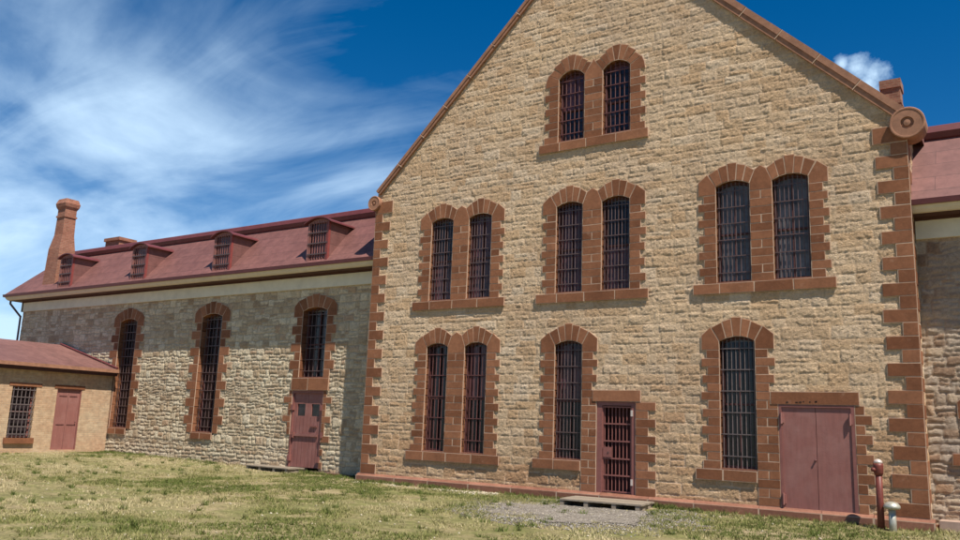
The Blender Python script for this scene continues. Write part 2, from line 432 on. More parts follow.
def pier_top(mb, c, w, zs, rise, pier, Y, dep, kind):
    x0 = c + w; m = x0 + pier / 2; zc = zs + rise; e = (.59 if kind == 'seg' else .70) * w / .45
    hz = .23 if kind == 'seg' else .12
    e = min(c + e, m - .04)
    mb.block([(x0, zs - .215), (x0 + pier, zs - .215), (x0 + pier, zs), (2 * m - e, zc + hz), (m, zc + hz + .10), (e, zc + hz), (x0, zs)], Y + FACE, Y + dep, M['brown'])
def jamb(mb, xin, sg, z0, z1, Y, dep, lens=(.47, .33), bh=.215, start=0, full=None):
    """alternating jamb stones from z0 up to z1; xin = edge of the opening, sg = outward side"""
    n = max(1, round((z1 - z0) / bh)); h = (z1 - z0) / n
    for i in range(n):
        a = z0 + i * h; k = (n - 1 - i + start + 1) % 2
        L = lens[k] + random.uniform(-.02, .02)
        if full is not None and a + h / 2 < full[0]: L = full[1]
        x0, x1 = sorted((xin, xin + sg * L))
        if full is not None and a + h / 2 < full[0] and k:
            m = (x0 + x1) / 2; mb.rblock(x0, m, a, a + h, Y + FACE, Y + dep, M['brown']); mb.rblock(m, x1, a, a + h, Y + FACE, Y + dep, M['brown'])
        else: mb.rblock(x0, x1, a, a + h, Y + FACE, Y + dep, M['brown'])
def glazing(par, c, w, z0, zs, rise, Y, pane_mats, bars_mat, nb=7, nh=6, dbar=.07, dpane=.2, frame=M['sash']):
    """timber frame, panes and iron bars of one opening"""
    fr = MB(); t = .055; ya, yb = Y + dpane - .03, Y + dpane + .05
    fr.box(c - w, c - w + t, ya, yb, z0, zs, frame); fr.box(c + w - t, c + w, ya, yb, z0, zs, frame)
    fr.box(c - w + t, c + w - t, ya, yb, z0, z0 + t, frame)
    mid = z0 + (zs - z0) * .5; fr.box(c - w + t, c + w - t, ya + .004, yb, mid - .025, mid + .025, frame)
    fr.box(c - .014, c + .014, ya + .008, yb - .002, z0 + t, zs, frame)
    K = 8
    for i in range(K):
        a = -w + 2 * w * i / K; b = a + 2 * w / K
        fr.prism([(c + a, arc_z(a, w, zs, rise) - .06), (c + b, arc_z(b, w, zs, rise) - .06), (c + b, arc_z(b, w, zs, rise)), (c + a, arc_z(a, w, zs, rise))], ya, yb, frame)
    fr.build('window_frame', par)
    pn = MB(); zz = [z0, mid, zs]
    for i in range(2): pn.box(c - w, c + w, yb - .02 + .002 * i, yb + .01, zz[i], zz[i + 1], pane_mats[i])
    pn.prism([(c - w, zs)] + [(c + x, arc_z(x, w, zs, rise)) for x in [-w + 2 * w * i / K for i in range(K + 1)]] + [(c + w, zs)], yb - .02, yb + .01, pane_mats[-1])
    pn.build('window_pane', par)
    br = MB(); yb_ = Y + dbar
    for i in range(nb):
        x = -w + 2 * w * (i + .5) / nb; jx = random.uniform(-.008, .008)
        br.tube((c + x + jx, yb_, z0), (c + x - jx, yb_, arc_z(x, w, zs, rise) - .01), .014, bars_mat, 6)
    for i in range(nh):
        z = z0 + (zs + rise * .5 - z0) * (i + .55) / nh
        br.box(c - w, c + w, yb_ - .028, yb_ - .006, z - .013, z + .013, bars_mat)
    br.build('window_bars', par)
HOLES = {}
def window(par, holes, cs, w, z0, zs, rise, Y, dep=.34, kind='seg', panes=None, sill=(.63, .56), full=None, lens=(.47, .33),
           bars='irondark', nb=8, nh=6, dbar=.07, dpane=.2, sill_h=.27, name=None, sillx=None, glaz_w=None, sill_top=None, bh=.215):
    pair = len(cs) == 2; mb = MB(); st = z0 - .04 if sill_top is None else sill_top
    for i, c in enumerate(cs):
        l = 'end' if i == 0 else 'in'; r_ = 'end' if i == len(cs) - 1 else 'in'
        arch_blocks(mb, c, w, zs, rise, Y, dep, kind, l, r_)
    pier = cs[1] - cs[0] - 2 * w if pair else 0
    if pair:
        pier_top(mb, cs[0], w, zs, rise, pier, Y, dep, kind)
        n = round((zs - .215 - st) / .215); h = (zs - .215 - st) / n; x0 = cs[0] + w
        for i in range(n):
            a = st + i * h
            if i % 3 == 1: mb.rblock(x0, x0 + pier * .5, a, a + h, Y + FACE, Y + dep, M['brown']); mb.rblock(x0 + pier * .5, x0 + pier, a, a + h, Y + FACE, Y + dep, M['brown'])
            else: mb.rblock(x0, x0 + pier, a, a + h, Y + FACE, Y + dep, M['brown'])
    jamb(mb, cs[0] - w, -1, st, zs - .215, Y, dep, lens, bh)
    if full: jamb(mb, cs[-1] + w, 1, full[2], zs - .215, Y, dep, lens, full=full)
    else: jamb(mb, cs[-1] + w, 1, st, zs - .215, Y, dep, lens, bh)
    o = mb.build(name or ('paired_window' if pair else 'window'), par)
    sb = MB(); xa = cs[0] - w - sill[0]; xb = cs[-1] + w + sill[1]
    if sillx: xa, xb = sillx
    n = 4 if pair else 2; tot = xb - xa
    cuts = [xa] + ([xa + tot * f for f in ((.2, .45, .72) if pair else (.45,))]) + [xb]
    for a, b in zip(cuts[:-1], cuts[1:]):
        sb.block([(a, st - sill_h), (b, st - sill_h), (b, st), (a, st)], Y - .068, Y + dep, M['brown'], ch=.008)
    sb.box(cs[0] - w, cs[-1] + w, Y - .02, Y + dep, st - .02, z0, M['plinth'])
    sb.build('window_sill', o)
    for i, c in enumerate(cs):
        pm = (panes[i] if panes else ('pane', 'pane', 'pane'))
        glazing(o, c, glaz_w or w, z0, zs, rise, Y, [M[x] for x in pm], M[bars], nb, nh, dbar, dpane)
        holes.append((c - w - .08, c + w + .08, z0 - .1, zs + .03, c, w, rise, zs))
    return o
def keeper(holes, extra=None):
    def k(u, v):
        ok = np.ones(u.shape, bool)
        for h in holes:
            ok &= ~((u > h[0]) & (u < h[1]) & (v > h[2]) & (v < h[3]))
            if len(h) > 7:
                w, rise = h[5] + .06, h[6]; Rr = (w * w + rise * rise) / (2 * rise); zs = h[7] + .06
                ok &= ~((np.abs(u - h[4]) < w) & (v > h[2]) & (v < zs + rise - Rr + np.sqrt(np.maximum(Rr * Rr - (u - h[4]) ** 2, 0))))
        if extra is not None: ok &= extra(u, v)
        return ok
    return k

# ================================================================== central gabled building
XL, XR = -18.2, -1.92; XC = (XL + XR) / 2
main = empty('gabled_stone_building', (XC, 0, 0),
             'tall tan stone building with a high gable, brown stone trim and barred arched windows', 'building')
H = []
W3 = 'pane', 'pane', 'pane_grey'
top = window(main, H, (-10.79, -9.33), .43, 8.46, 10.46, .22, 0, kind='round', panes=[('pane', 'pane_red', 'pane_red'), ('pane', 'pane', 'pane_red')], nb=6, nh=5, bars='iron')
window(main, H, (-15.37, -13.91), .425, 3.87, 6.43, .12, 0, panes=[('pane_red', 'pane', 'pane_grey'), ('pane_red', 'pane_red', 'pane_grey')], nb=8, nh=6)
window(main, H, (-10.79, -9.33), .425, 3.87, 6.43, .12, 0, panes=[('pane_red', 'pane_red', 'pane'), ('pane_red', 'pane', 'pane_grey')], nb=8, nh=6)
window(main, H, (-6.03, -4.58), .44, 3.87, 6.43, .12, 0, panes=[('pane_grey', 'pane_grey', 'pane_grey'), ('pane_grey', 'pane_grey', 'pane_grey')], nb=8, nh=6)
window(main, H, (-15.36, -13.91), .405, -.82, 2.37, .12, 0, panes=[('pane', 'pane', 'pane'), ('pane', 'pane_red', 'pane')], nb=6, nh=5, bars='iron')
window(main, H, (-10.75,), .43, -.82, 2.34, .12, 0, full=(.76, .46, -1.66), nb=8, nh=7, sillx=(-11.83, -10.325), panes=[('pane', 'pane_red', 'pane')])
window(main, H, (-6.0,), .445, -.82, 2.33, .12, 0, full=(.76, .53, -1.66), nb=8, nh=6, sillx=(-7.08, -5.56), bars='irongrey', panes=[('pane', 'pane', 'pane_grey')])

# plinth course
PT = -1.67
mb = MB(); x = XL - .12
while x < XR + .1:
    w_ = min(random.uniform(1.1, 1.8), XR + .12 - x)
    mb.block([(x, -2.15), (x + w_, -2.15), (x + w_, PT - .05), (x, PT - .05)], -.13, .2, M['plinth'], ch=.012)
    y0, y1 = -.125, -.02
    vs = [(x + .006, y0, PT - .05), (x + w_ - .006, y0, PT - .05), (x + w_ - .006, y1, PT + .015), (x + .006, y1, PT + .015), (x + .006, .1, PT - .05), (x + w_ - .006, .1, PT - .05), (x + w_ - .006, .1, PT + .015), (x + .006, .1, PT + .015)]
    mb.add(vs, [(0, 1, 2, 3), (4, 7, 6, 5), (3, 2, 6, 7), (0, 3, 7, 4), (1, 5, 6, 2), (0, 4, 5, 1)], M['plinth'])
    x += w_
mb.build('plinth', main)

# quoins: two mesh parts
for sg, xe in ((1, XL), (-1, XR)):
    mb = MB(); z = PT + .015; i = 0; top_z = 6.98; n = 28; h = (top_z - z) / n
    for i in range(n):
        L = (.62 if i % 2 == 0 else .30) + random.uniform(-.03, .03)
        if sg < 0: L *= 1.08
        a = z + i * h; x0, x1 = sorted((xe - sg * .03, xe + sg * L))
        mb.rblock(x0, x1, a, a + h, FACE - .005, .0 + (.62 if i % 2 else .30), M['brown'])
    # kneeler stone under the scroll
    x0, x1 = sorted((xe - sg * .03, xe + sg * .72)); mb.rblock(x0, x1, top_z, top_z + .42, FACE - .012, .5, M['brown'])
    mb.build('quoins', main)

# coping on the two rakes + scroll kneelers
APZ = 15.72; SL = .972
def rake_z(x): return APZ - SL * abs(x - XC)
mb = MB()
for sg in (-1, 1):
    n = 9; th = .20 if sg < 0 else .30
    for i in range(n):
        d0 = .0 + (XR - XC + .02) * i / n + .004; d1 = (XR - XC + .02) * (i + 1) / n - .008
        xa, xb = XC + sg * d0, XC + sg * d1
        nx, nz = sg * SL / math.hypot(1, SL), 1 / math.hypot(1, SL)
        za, zb = rake_z(xa), rake_z(xb)
        def off(px, pz, k): return (px - nx * k, pz - nz * k)
        jy = random.uniform(-.008, .008); za += jy; zb += jy + random.uniform(-.006, .006)
        mb.prism([(xa, za), (xb, zb), off(xb, zb, th * .55), off(xa, za, th * .55)], -.11, .42, M['coping'], .012)
        mb.prism([off(xa, za, th * .55), off(xb, zb, th * .55), off(xb, zb, th), off(xa, za, th)], -.085, .42, M['coping'], .012)
        if i: mb.prism([(xa - sg * .012, za + SL * .012 + .004), (xa + sg * .004, za - SL * .004 + .004), off(xa + sg * .004, za - SL * .004, th), off(xa - sg * .012, za + SL * .012, th)], -.104, .3, M['mortar'])
mb.build('gable_coping', main)
for xe, zz, r_ in ((XR + .06, 7.39, .385), (XL - .05, 7.36, .26)):
    mb = MB()
    mb.lathe([(r_, .42), (r_, -.14), (r_ - .015, -.155), (r_ * .88, -.155), (r_ * .86, -.145), (r_ * .38, -.145), (r_ * .36, -.10), (.001, -.095)], xe, zz, M['coping'], 32, 'y')
    mb.lathe([(r_ * .20, -.09), (r_ * .20, -.14), (.001, -.15)], xe, zz, M['coping'], 14, 'y')
    mb.build('scroll_kneeler', main, smooth=False)

# barred door
d = empty('barred_door', (-9.28, .1, PT + ZO)); d.parent = main; d.location = (-9.28 - XC, .1, PT + ZO)
mb = MB()
nb_ = round((.76 - PT) / .215); h = (.76 - PT) / nb_
for i in range(nb_):
    a = PT + i * h; mb.rblock(-8.72, -8.15 if i % 2 == 0 else -8.36, a, a + h, FACE, .34, M['brown'])
mb.block([(-9.98, .765), (-8.57, .765), (-8.57, 1.07), (-9.98, 1.07)], FACE - .012, .34, M['brown'])
mb.build('door_surround', d)
mb = MB(); ya, yb = .0, .14
mb.box(-9.855, -9.70, ya, yb, PT - .02, .76, M['frame']); mb.box(-8.84, -8.725, ya, yb, PT - .02, .76, M['frame']); mb.box(-9.70, -8.84, ya, yb, .66, .76, M['frame'])
mb.build('door_frame', d)
mb = MB(); 
for i in range(8):
    x = -9.645 + .107 * i; mb.tube((x, .07, PT + .05), (x, .07, .64), .0135, M['frame'], 8)
for i, z in enumerate((PT + .06, PT + .48, PT + .92, PT + 1.38, PT + 1.84, .62)): mb.box(-9.69, -8.85, .035, .058, z - .019, z + .019, M['frame'])
mb.box(-9.70, -9.668, .03, .09, PT + .04, .65, M['frame']); mb.box(-8.872, -8.84, .03, .09, PT + .04, .65, M['frame'])
mb.build('door_bars', d)
mb = MB(); mb.box(-9.67, -9.43, .012, .032, PT + .95, PT + 1.22, M['frame']); mb.tube((-9.52, -.0, PT + 1.08), (-9.52, .02, PT + 1.08), .02, M['irondark']); mb.build('lock_plate', d)
for z in (PT + .25, PT + 2.05):
    mb = MB(); mb.box(-8.855, -8.80, -.03, .03, z, z + .16, M['capmetal']); mb.build('hinge', d)
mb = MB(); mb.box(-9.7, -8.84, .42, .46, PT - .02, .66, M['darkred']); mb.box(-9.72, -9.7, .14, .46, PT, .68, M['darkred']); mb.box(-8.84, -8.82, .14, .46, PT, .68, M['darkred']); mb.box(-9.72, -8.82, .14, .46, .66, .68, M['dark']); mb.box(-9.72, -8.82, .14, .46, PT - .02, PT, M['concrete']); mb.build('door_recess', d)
H.append((-9.9, -8.7, -2.2, .8, 0, 0, 0))

# big double door
d = empty('double_door', (0, 0, 0)); d.parent = main; d.location = (-4.18 - XC, .1, PT + ZO)
mb = MB()
for i in range(nb_):
    a = PT + i * h; mb.rblock(-3.32, -2.95 if i % 2 else -3.1, a, a + h, FACE, .34, M['brown'])
mb.block([(-5.21, .765), (-3.2, .765), (-3.2, 1.07), (-5.21, 1.07)], FACE - .012, .34, M['brown'])
for _ in range(8):      # dark scratches left on the lintel
    x = -4.9 + random.random() * .75; z = .80 + random.random() * .03
    mb.box(x, x + random.uniform(.02, .07), FACE - .0165, FACE - .008, z, z + random.uniform(.012, .035), M['dark'])
mb.build('door_surround', d)
mb = MB(); mb.box(-5.02, -4.955, -.03, .14, PT - .02, .76, M['frame']); mb.box(-3.40, -3.325, -.03, .14, PT - .02, .76, M['frame']); mb.box(-4.955, -3.40, -.03, .14, .70, .76, M['frame']); mb.box(-4.955, -3.40, -.05, .14, PT - .03, PT, M['frame']); mb.build('door_frame', d)
for x0, x1 in ((-4.952, -4.186), (-4.174, -3.405)):
    mb = MB(); mb.box(x0, x1, .0, .06, PT + .005, .695, M['door']); mb.build('door_leaf', d)
for x in (-4.96, -3.42):
    for z in (.30, PT + .08):
        if x > -4 and z < 0: continue
        mb = MB(); mb.tube((x, -.055, z), (x, -.055, z + .27), .026, M['door'], 8); mb.box(x - .02, x + .05, -.045, .002, z + .03, z + .24, M['door']); mb.build('hinge', d)
mb = MB(); mb.lathe([(.001, -.05), (.022, -.045), (.022, -.01), (.03, .0), (.03, .004)], -4.22, PT + 1.14, M['iron'], 10, 'y'); mb.build('door_handle', d)
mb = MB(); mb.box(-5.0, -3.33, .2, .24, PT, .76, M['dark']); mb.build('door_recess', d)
H.append((-5.06, -3.28, -2.2, .8, 0, 0, 0))

# rock-faced wall (real relief)
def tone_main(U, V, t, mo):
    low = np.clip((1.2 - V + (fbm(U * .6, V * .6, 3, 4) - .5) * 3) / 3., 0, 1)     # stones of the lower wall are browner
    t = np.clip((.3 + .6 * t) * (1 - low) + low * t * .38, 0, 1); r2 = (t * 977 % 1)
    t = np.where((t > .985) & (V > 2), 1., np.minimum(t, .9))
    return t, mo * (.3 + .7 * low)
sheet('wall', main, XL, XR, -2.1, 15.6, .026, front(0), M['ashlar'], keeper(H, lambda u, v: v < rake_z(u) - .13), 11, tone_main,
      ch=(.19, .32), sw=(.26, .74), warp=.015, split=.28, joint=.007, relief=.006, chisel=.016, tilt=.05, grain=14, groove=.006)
# flanks and back, then the roof
for xe, s_ in ((XL, -1), (XR, 1)):
    sheet('wall', main, .05, 12., -2.1, 7.5, .07, (lambda xe, s_: (lambda u, v, h: (xe + s_ * h, u, v + ZO)))(xe, s_), M['ashlar'], None, 13, ch=(.2, .33), sw=(.3, .8), relief=.004, chisel=.006, tilt=.0)
mb = MB(); mb.prism([(XL, -2.1), (XR, -2.1), (XR, 7.5), (XC, 15.4), (XL, 7.5)], 11.9, 12.1, M['ashlar']); mb.build('wall', main)
mb = MB()
for sg in (-1, 1):
    e = XR - XC + .25; x1 = XC + sg * e; z1 = APZ - .02 - SL * e
    vs = [(XC, .4, APZ - .02), (x1, .4, z1), (x1, 12.3, z1), (XC, 12.3, APZ - .02), (XC, .4, APZ - .22), (x1, .4, z1 - .2), (x1, 12.3, z1 - .2), (XC, 12.3, APZ - .22)]
    mb.add(vs, [(0, 1, 2, 3), (4, 7, 6, 5), (0, 4, 5, 1), (1, 5, 6, 2), (2, 6, 7, 3)], M['roof'])
mb.build('roof', main)
mb = MB(); Yc = 5.
mb.box(-2.95, -2.45, Yc, Yc + .62, 7.9, 10.35, M['brick_dark']); mb.box(-3.0, -2.42, Yc - .04, Yc + .66, 10.35, 10.62, M['brick_dark']); mb.box(-2.97, -2.43, Yc - .03, Yc + .65, 9.85, 9.95, M['brick_dark'])
mb.box(-2.85, -2.55, Yc + .1, Yc + .5, 10.62, 10.63, M['dark']); mb.build('chimney', main)
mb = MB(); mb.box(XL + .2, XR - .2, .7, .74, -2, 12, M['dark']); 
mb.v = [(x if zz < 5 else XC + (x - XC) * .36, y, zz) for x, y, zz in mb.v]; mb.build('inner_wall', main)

# ================================================================== mansard-roofed wings
WY = .8
def wing(name, xa, xb, label, mat, wins, doors, dormers, hip_left, hip_right, res, seed, low=None):
    t = empty(name, ((xa + xb) / 2, WY, 0), label, 'building'); Hh = []
    for c in wins:
        window(t, Hh, (c,), .61, -.65, 3.91, .14, WY, dep=.42, lens=(.56, .30), nb=6, nh=13, dbar=.17, dpane=.33, bh=.33,
               bars='irondark', sill=(.02, .02), sill_h=.25, panes=[('pane', 'pane', 'pane_grey')])
    for c in doors:
        window(t, Hh, (c,), .61, 1.49, 3.91, .14, WY, dep=.42, lens=(.50, .30), nb=6, nh=6, dbar=.17, dpane=.33, bars='irondark', bh=.33,
               sill=(.30, .32), sill_h=.44, panes=[('pane', 'pane', 'pane_grey')])
        d = empty('double_door', (0, 0, 0)); d.parent = t; d.location = (c - .08 - t.location.x, 0, 0)
        x0, x1 = c - .85, c + .69; zb = -1.71; zt = .91
        mb = MB(); n = 12; h = (1.01 - zb) / n
        for i in range(n):
            a = zb + i * h; L = .42 if i % 3 == 1 else .16
            if i < 4: L = .0 if i % 2 else .15
            if L > 0:
                mb.rblock(x1 + .0, x1 + L, a, a + h, WY + FACE, WY + .4, M['brown'])
                if i > 4: mb.rblock(x0 - L, x0, a, a + h, WY + FACE, WY + .4, M['brown'])
        mb.build('door_surround', d)
        mb = MB(); mb.box(x0, x0 + .07, WY + .0, WY + .2, zb, zt, M['frame']); mb.box(x1 - .07, x1, WY + .0, WY + .2, zb, zt, M['frame']); mb.box(x0, x1, WY - .01, WY + .2, zt, 1.02, M['frame']); mb.build('door_frame', d)
        cm = (x0 + x1) / 2
        for a, b in ((x0 + .075, cm - .006), (cm + .006, x1 - .075)):
            lf = MB(); wa, wb = a + .17, b - .13
            lf.box(a, wa, WY + .05, WY + .1, zb + .01, zt, M['door']); lf.box(wb, b, WY + .05, WY + .1, zb + .01, zt, M['door'])
            lf.box(wa, wb, WY + .05, WY + .1, zb + .01, .10, M['door']); lf.box(wa, wb, WY + .05, WY + .1, .53, zt, M['door'])
            for k in range(1, 4): lf.box(a + (b - a) * k / 4 - .004, a + (b - a) * k / 4 + .004, WY + .045, WY + .052, zb + .02, .06, M['iron'])
            o = lf.build('door_leaf', d)
        for a, b in ((x0 + .245, cm - .136), (cm + .176, x1 - .205)):
            g = MB(); g.box(a, b, WY + .085, WY + .095, .1, .53, M['pane']); g.build('door_pane', d)
        g = MB(); g.box(x0 + .1, x1 - .2, WY - .0, WY + .035, -.62, -.53, M['door']); g.box(x0 + .12, x0 + .2, WY - .03, WY + .05, -.68, -.48, M['frame']); g.build('door_bolt_bar', d)
        g = MB(); g.box(cm + .2, x1 - .25, WY + .0, WY + .04, -.28, -.23, M['frame']); g.build('door_handle', d)
        for x, z in ((x0 + .05, .3), (x1 - .05, .3), (x0 + .05, -1.5), (x1 - .05, -1.5), (x1 + .04, -.65)):
            g = MB(); g.box(x - .05, x + .06, WY - .05, WY + .05, z, z + .2, M['frame']); g.build('hinge', d)
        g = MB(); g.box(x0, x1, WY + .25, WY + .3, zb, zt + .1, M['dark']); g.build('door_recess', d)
        Hh.append((x0 - .02, x1 + .02, -2.4, 1.2, 0, 0, 0))
    if low:
        window(t, Hh, (low,), .6, -.2, .75, .12, WY, dep=.42, lens=(.45, .30), nb=6, nh=4, bars='irondark')
    sheet('wall', t, xa, xb, -2.2, 4.9, res, front(WY), mat, keeper(Hh), seed, None,
          ch=(.15, .33), sw=(.16, .52), warp=.032, split=.55, joint=.016, relief=.012, chisel=.017, tilt=.085, grain=12, groove=.016, wf=1.9)
    for xe, s_ in ((xa, -1), (xb, 1)):
        if (s_ < 0 and hip_left) or (s_ > 0 and hip_right):
            sheet('wall', t, WY, 11., -2.2, 5.0, .09, (lambda xe, s_: (lambda u, v, h: (xe + s_ * h, u, v + ZO)))(xe, s_), mat, None, seed + 1)
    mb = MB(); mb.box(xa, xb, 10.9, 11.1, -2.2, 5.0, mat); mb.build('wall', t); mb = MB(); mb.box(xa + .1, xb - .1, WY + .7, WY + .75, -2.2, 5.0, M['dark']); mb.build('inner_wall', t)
    # thin base course
    mb = MB(); x = xa
    while x < xb - .05:
        w_ = min(random.uniform(.9, 1.7), xb - x)
        if x > -31 and not any(abs(x + w_ / 2 - c) < .6 for c in doors): mb.block([(x, -2.2), (x + w_, -2.2), (x + w_, -1.80), (x, -1.80)], WY - .09, WY + .1, M['plinth'], ch=.02)
        x += w_
    mb.build('plinth', t)
    # cornice, swept along the front (and round the free end)
    la = xa - (.05 if hip_left else -.02); lb = xb + (.05 if hip_right else -.02)
    fz = MB(); fz.box(la, lb, WY - .085, WY + .12, 4.74, 5.235, M['frieze'])
    if hip_left: fz.box(la - .06, la + .1, WY - .085, 11, 4.74, 5.235, M['frieze'])
    fz.box(la, lb, WY - .11, WY - .06, 5.18, 5.26, M['bedmould'])
    fz.build('frieze', t)
    def sweep(prof, mat, name):
        """profile of (distance out from the wall, z) carried along the front and round the free end"""
        g = MB(); pts = []
        if hip_left: pts.append((xa, 11.3, -1, 0))
        pts.append((xa, WY, -1 if hip_left else 0, -1)); pts.append((xb, WY, 1 if hip_right else 0, -1))
        if hip_right: pts.append((xb, 11.3, 1, 0))
        n = len(prof); vs = []
        for (x, y, ox, oy) in pts:
            for o_, z in prof: vs.append((x + ox * o_, y + oy * o_, z))
        fs = [(i * n + k, i * n + (k + 1) % n, (i + 1) * n + (k + 1) % n, (i + 1) * n + k) for i in range(len(pts) - 1) for k in range(n)]
        fs += [tuple(range(n)), tuple(range((len(pts) - 1) * n, len(pts) * n))[::-1]]
        g.add(vs, fs, mat); return g.build(name, t)
    sweep([(.0, 5.26), (.52, 5.26), (.57, 5.275), (.63, 5.34), (.67, 5.42), (.68, 5.47), (.0, 5.47)], M['trim'], 'box_gutter')
    sweep([(.0, 5.258), (.0, 5.247), (.50, 5.247), (.52, 5.258)], M['bedmould'], 'soffit')
    sweep([(.0, 5.472), (.69, 5.472), (.695, 5.425), (.74, 5.425), (.76, 5.55), (.70, 5.56), (.0, 5.56)], M['curb'], 'roof_edge')
    sweep([(.0, 5.562), (.69, 5.562), (-1.10, 7.62), (-1.4, 7.62)], M['roof'], 'roof')
    bk = 3.5 if hip_left else 9.
    sweep([(-1.02, 7.50), (-.96, 7.54), (-.90, 7.68), (-.96, 7.85), (-1.12, 7.92), (-bk, 8.2), (-bk, 7.3), (-1.4, 7.3)], M['curb'], 'ridge_curb')
    for c in dormers:
        dm = MB(); yf = .20; w = .52; z0 = 5.56; zs = 7.04; rs = .15; yb = 1.55
        q = MB()
        # cheeks and front frame
        dm.box(c - w, c - w + .07, yf, yb, z0, zs, M['curb'], .5); dm.box(c + w - .07, c + w, yf, yb, z0, zs, M['roof'], .5)
        dm.box(c + w - .09, c + w + .004, yf - .03, yf + .07, z0, zs, M['stile'], .5); dm.box(c - w - .004, c - w + .09, yf - .02, yf + .07, z0, zs, M['door'], .5)
        dm.box(c - w + .07, c + w - .07, yf + .0, yf + .08, z0, z0 + .07, M['door'], .5)
        K = 8
        for i in range(K):
            a = -w + 2 * w * i / K; b = a + 2 * w / K
            dm.prism([(c + a, min(zs, arc_z(a, w, zs, rs) - .07)), (c + b, min(zs, arc_z(b, w, zs, rs) - .07)), (c + b, arc_z(b, w, zs, rs) + .005), (c + a, arc_z(a, w, zs, rs) + .005)], yf + .0, yf + .08, M['door'], tone=.5)
        do = dm.build('dormer', t)
        g = MB(); wr = w + .15; zr = zs - .03
        for i in range(K):
            a = -wr + 2 * wr * i / K; b = a + 2 * wr / K; za, zb = arc_z(a, wr, zr, rs + .05), arc_z(b, wr, zr, rs + .05)
            g.prism([(c + a, za), (c + b, zb), (c + b, zb + .045), (c + a, za + .045)], yf - .12, yb + .1, M['curb'], tone=.4)
        g.build('dormer_roof', do)
        g = MB()
        g.prism([(c - w + .07, z0)] + [(c + x * .98, arc_z(x, w, zs, rs) - .02) for x in [-w + .07 + (2 * w - .14) * i / K for i in range(K + 1)]] + [(c + w - .07, z0)], yf + .09, yf + .12, M['pane_red'])
        g.build('window_pane', do)
        g = MB()
        for i in range(7):
            x = -w + .14 + (2 * w - .28) * i / 6; g.tube((c + x, yf - .0, z0 + .05), (c + x, yf - .0, arc_z(x, w, zs, rs) - .05), .017, M['frame'], 6)
        for z in (z0 + .32, z0 + .72, z0 + 1.12): g.box(c - w + .03, c + w - .03, yf - .04, yf - .012, z - .022, z + .022, M['irondark'])
        g.build('window_bars', do)
    return t
left = wing('stone_wing', -41.7, XL, 'long pale stone wing with red mansard roof and four dormers, left of the gabled building',
     M['rubble'], (-32.8, -27.25), (-21.55,), (-21.1, -26.3, -31.7, -37.3), True, False, .034, 31)
right = wing('stone_wing', XR, 16., 'stone wing with red roof at the right edge, beyond the gabled building',
     M['greystone'], (6.2, 12.), (), (1.9, 7.2, 12.5), False, True, .035, 57, low=-.22)
# wing chimneys and downpipe
def chimney(mb, prof, cx, cy, mat):
    """square stack: (half width x left, half width x right, half depth, z)"""
    vs = [];
    for l, r_, dd, z in prof: vs += [(cx - l, cy - dd, z), (cx + r_, cy - dd, z), (cx + r_, cy + dd, z), (cx - l, cy + dd, z)]
    fs = [(k * 4 + i, k * 4 + (i + 1) % 4, k * 4 + 4 + (i + 1) % 4, k * 4 + 4 + i) for k in range(len(prof) - 1) for i in range(4)]
    fs += [(3, 2, 1, 0), tuple(range(4 * len(prof) - 4, 4 * len(prof)))]; mb.add(vs, fs, mat)
mb = MB()
chimney(mb, [(.68, .42, .42, 5.58), (.66, .42, .42, 5.8), (.54, .40, .40, 7.7), (.38, .34, .30, 8.4), (.35, .31, .29, 9.28), (.39, .35, .33, 9.29), (.39, .35, .33, 9.38), (.35, .31, .29, 9.39), (.35, .31, .29, 9.68), (.42, .38, .36, 9.82), (.45, .41, .39, 9.98), (.37, .33, .31, 10.22)], -39.0, .85, M['brick_red'])
mb.build('chimney', left)
mb = MB(); mb.box(-39.9, -38.7, 3.6, 4.5, 7.5, 8.75, M['brick_red']); mb.box(-39.97, -38.63, 3.53, 4.57, 8.75, 8.92, M['brick_red']); mb.build('chimney', left)
mb = MB(); mb.tube((-42.2, .35, 5.28), (-42.2, .35, 5.1), .05, M['irondark']); mb.tube((-42.2, .35, 5.12), (-41.82, .74, 4.5), .05, M['irondark']); mb.tube((-41.82, .74, 4.55), (-41.82, .74, -1.9), .05, M['irondark']); mb.build('downpipe', left)

# ================================================================== brick annex
AX = -33.4
an = empty('brick_annex', (AX - 3, -4, 0), 'low buff brick annex with a maroon door, at the far left against the stone wing', 'building')
def wall_x(mb, X, thick, y0, y1, z0, z1, holes, mat):
    ys = sorted({y0, y1, *[h[0] for h in holes], *[h[1] for h in holes]}); zs = sorted({z0, z1, *[h[2] for h in holes], *[h[3] for h in holes]})
    for a, b in zip(ys[:-1], ys[1:]):
        for c, d_ in zip(zs[:-1], zs[1:]):
            if any(h[0] <= (a + b) / 2 <= h[1] and h[2] <= (c + d_) / 2 <= h[3] for h in holes): continue
            mb.box(X - thick, X, a, b, c, d_, mat)
ah = [(-1.72, -.64, -1.62, .865), (-3.55, -2.59, -1.15, .875), (-7.5, -6.5, -1.15, .875)]
mb = MB(); wall_x(mb, AX, .34, -9.5, WY - .09, -2.3, 1.65, ah, M['brick'])
mb.box(AX - 8.8, AX - .34, -9.5, -9.16, -2.3, 1.65, M['brick']); mb.box(AX - 8.8, AX - 8.46, -9.16, WY - .09, -2.3, 1.65, M['brick'])
mb.add([(AX - .0, -9.5, 1.65), (AX - 8.8, -9.5, 1.65), (AX - 4.4, -9.5, 2.85), (AX, -9.3, 1.65), (AX - 8.8, -9.3, 1.65), (AX - 4.4, -9.3, 2.85)], [(0, 1, 2), (5, 4, 3), (0, 2, 5, 3), (2, 1, 4, 5)], M['brick'])
mb.build('wall', an)
mb = MB()
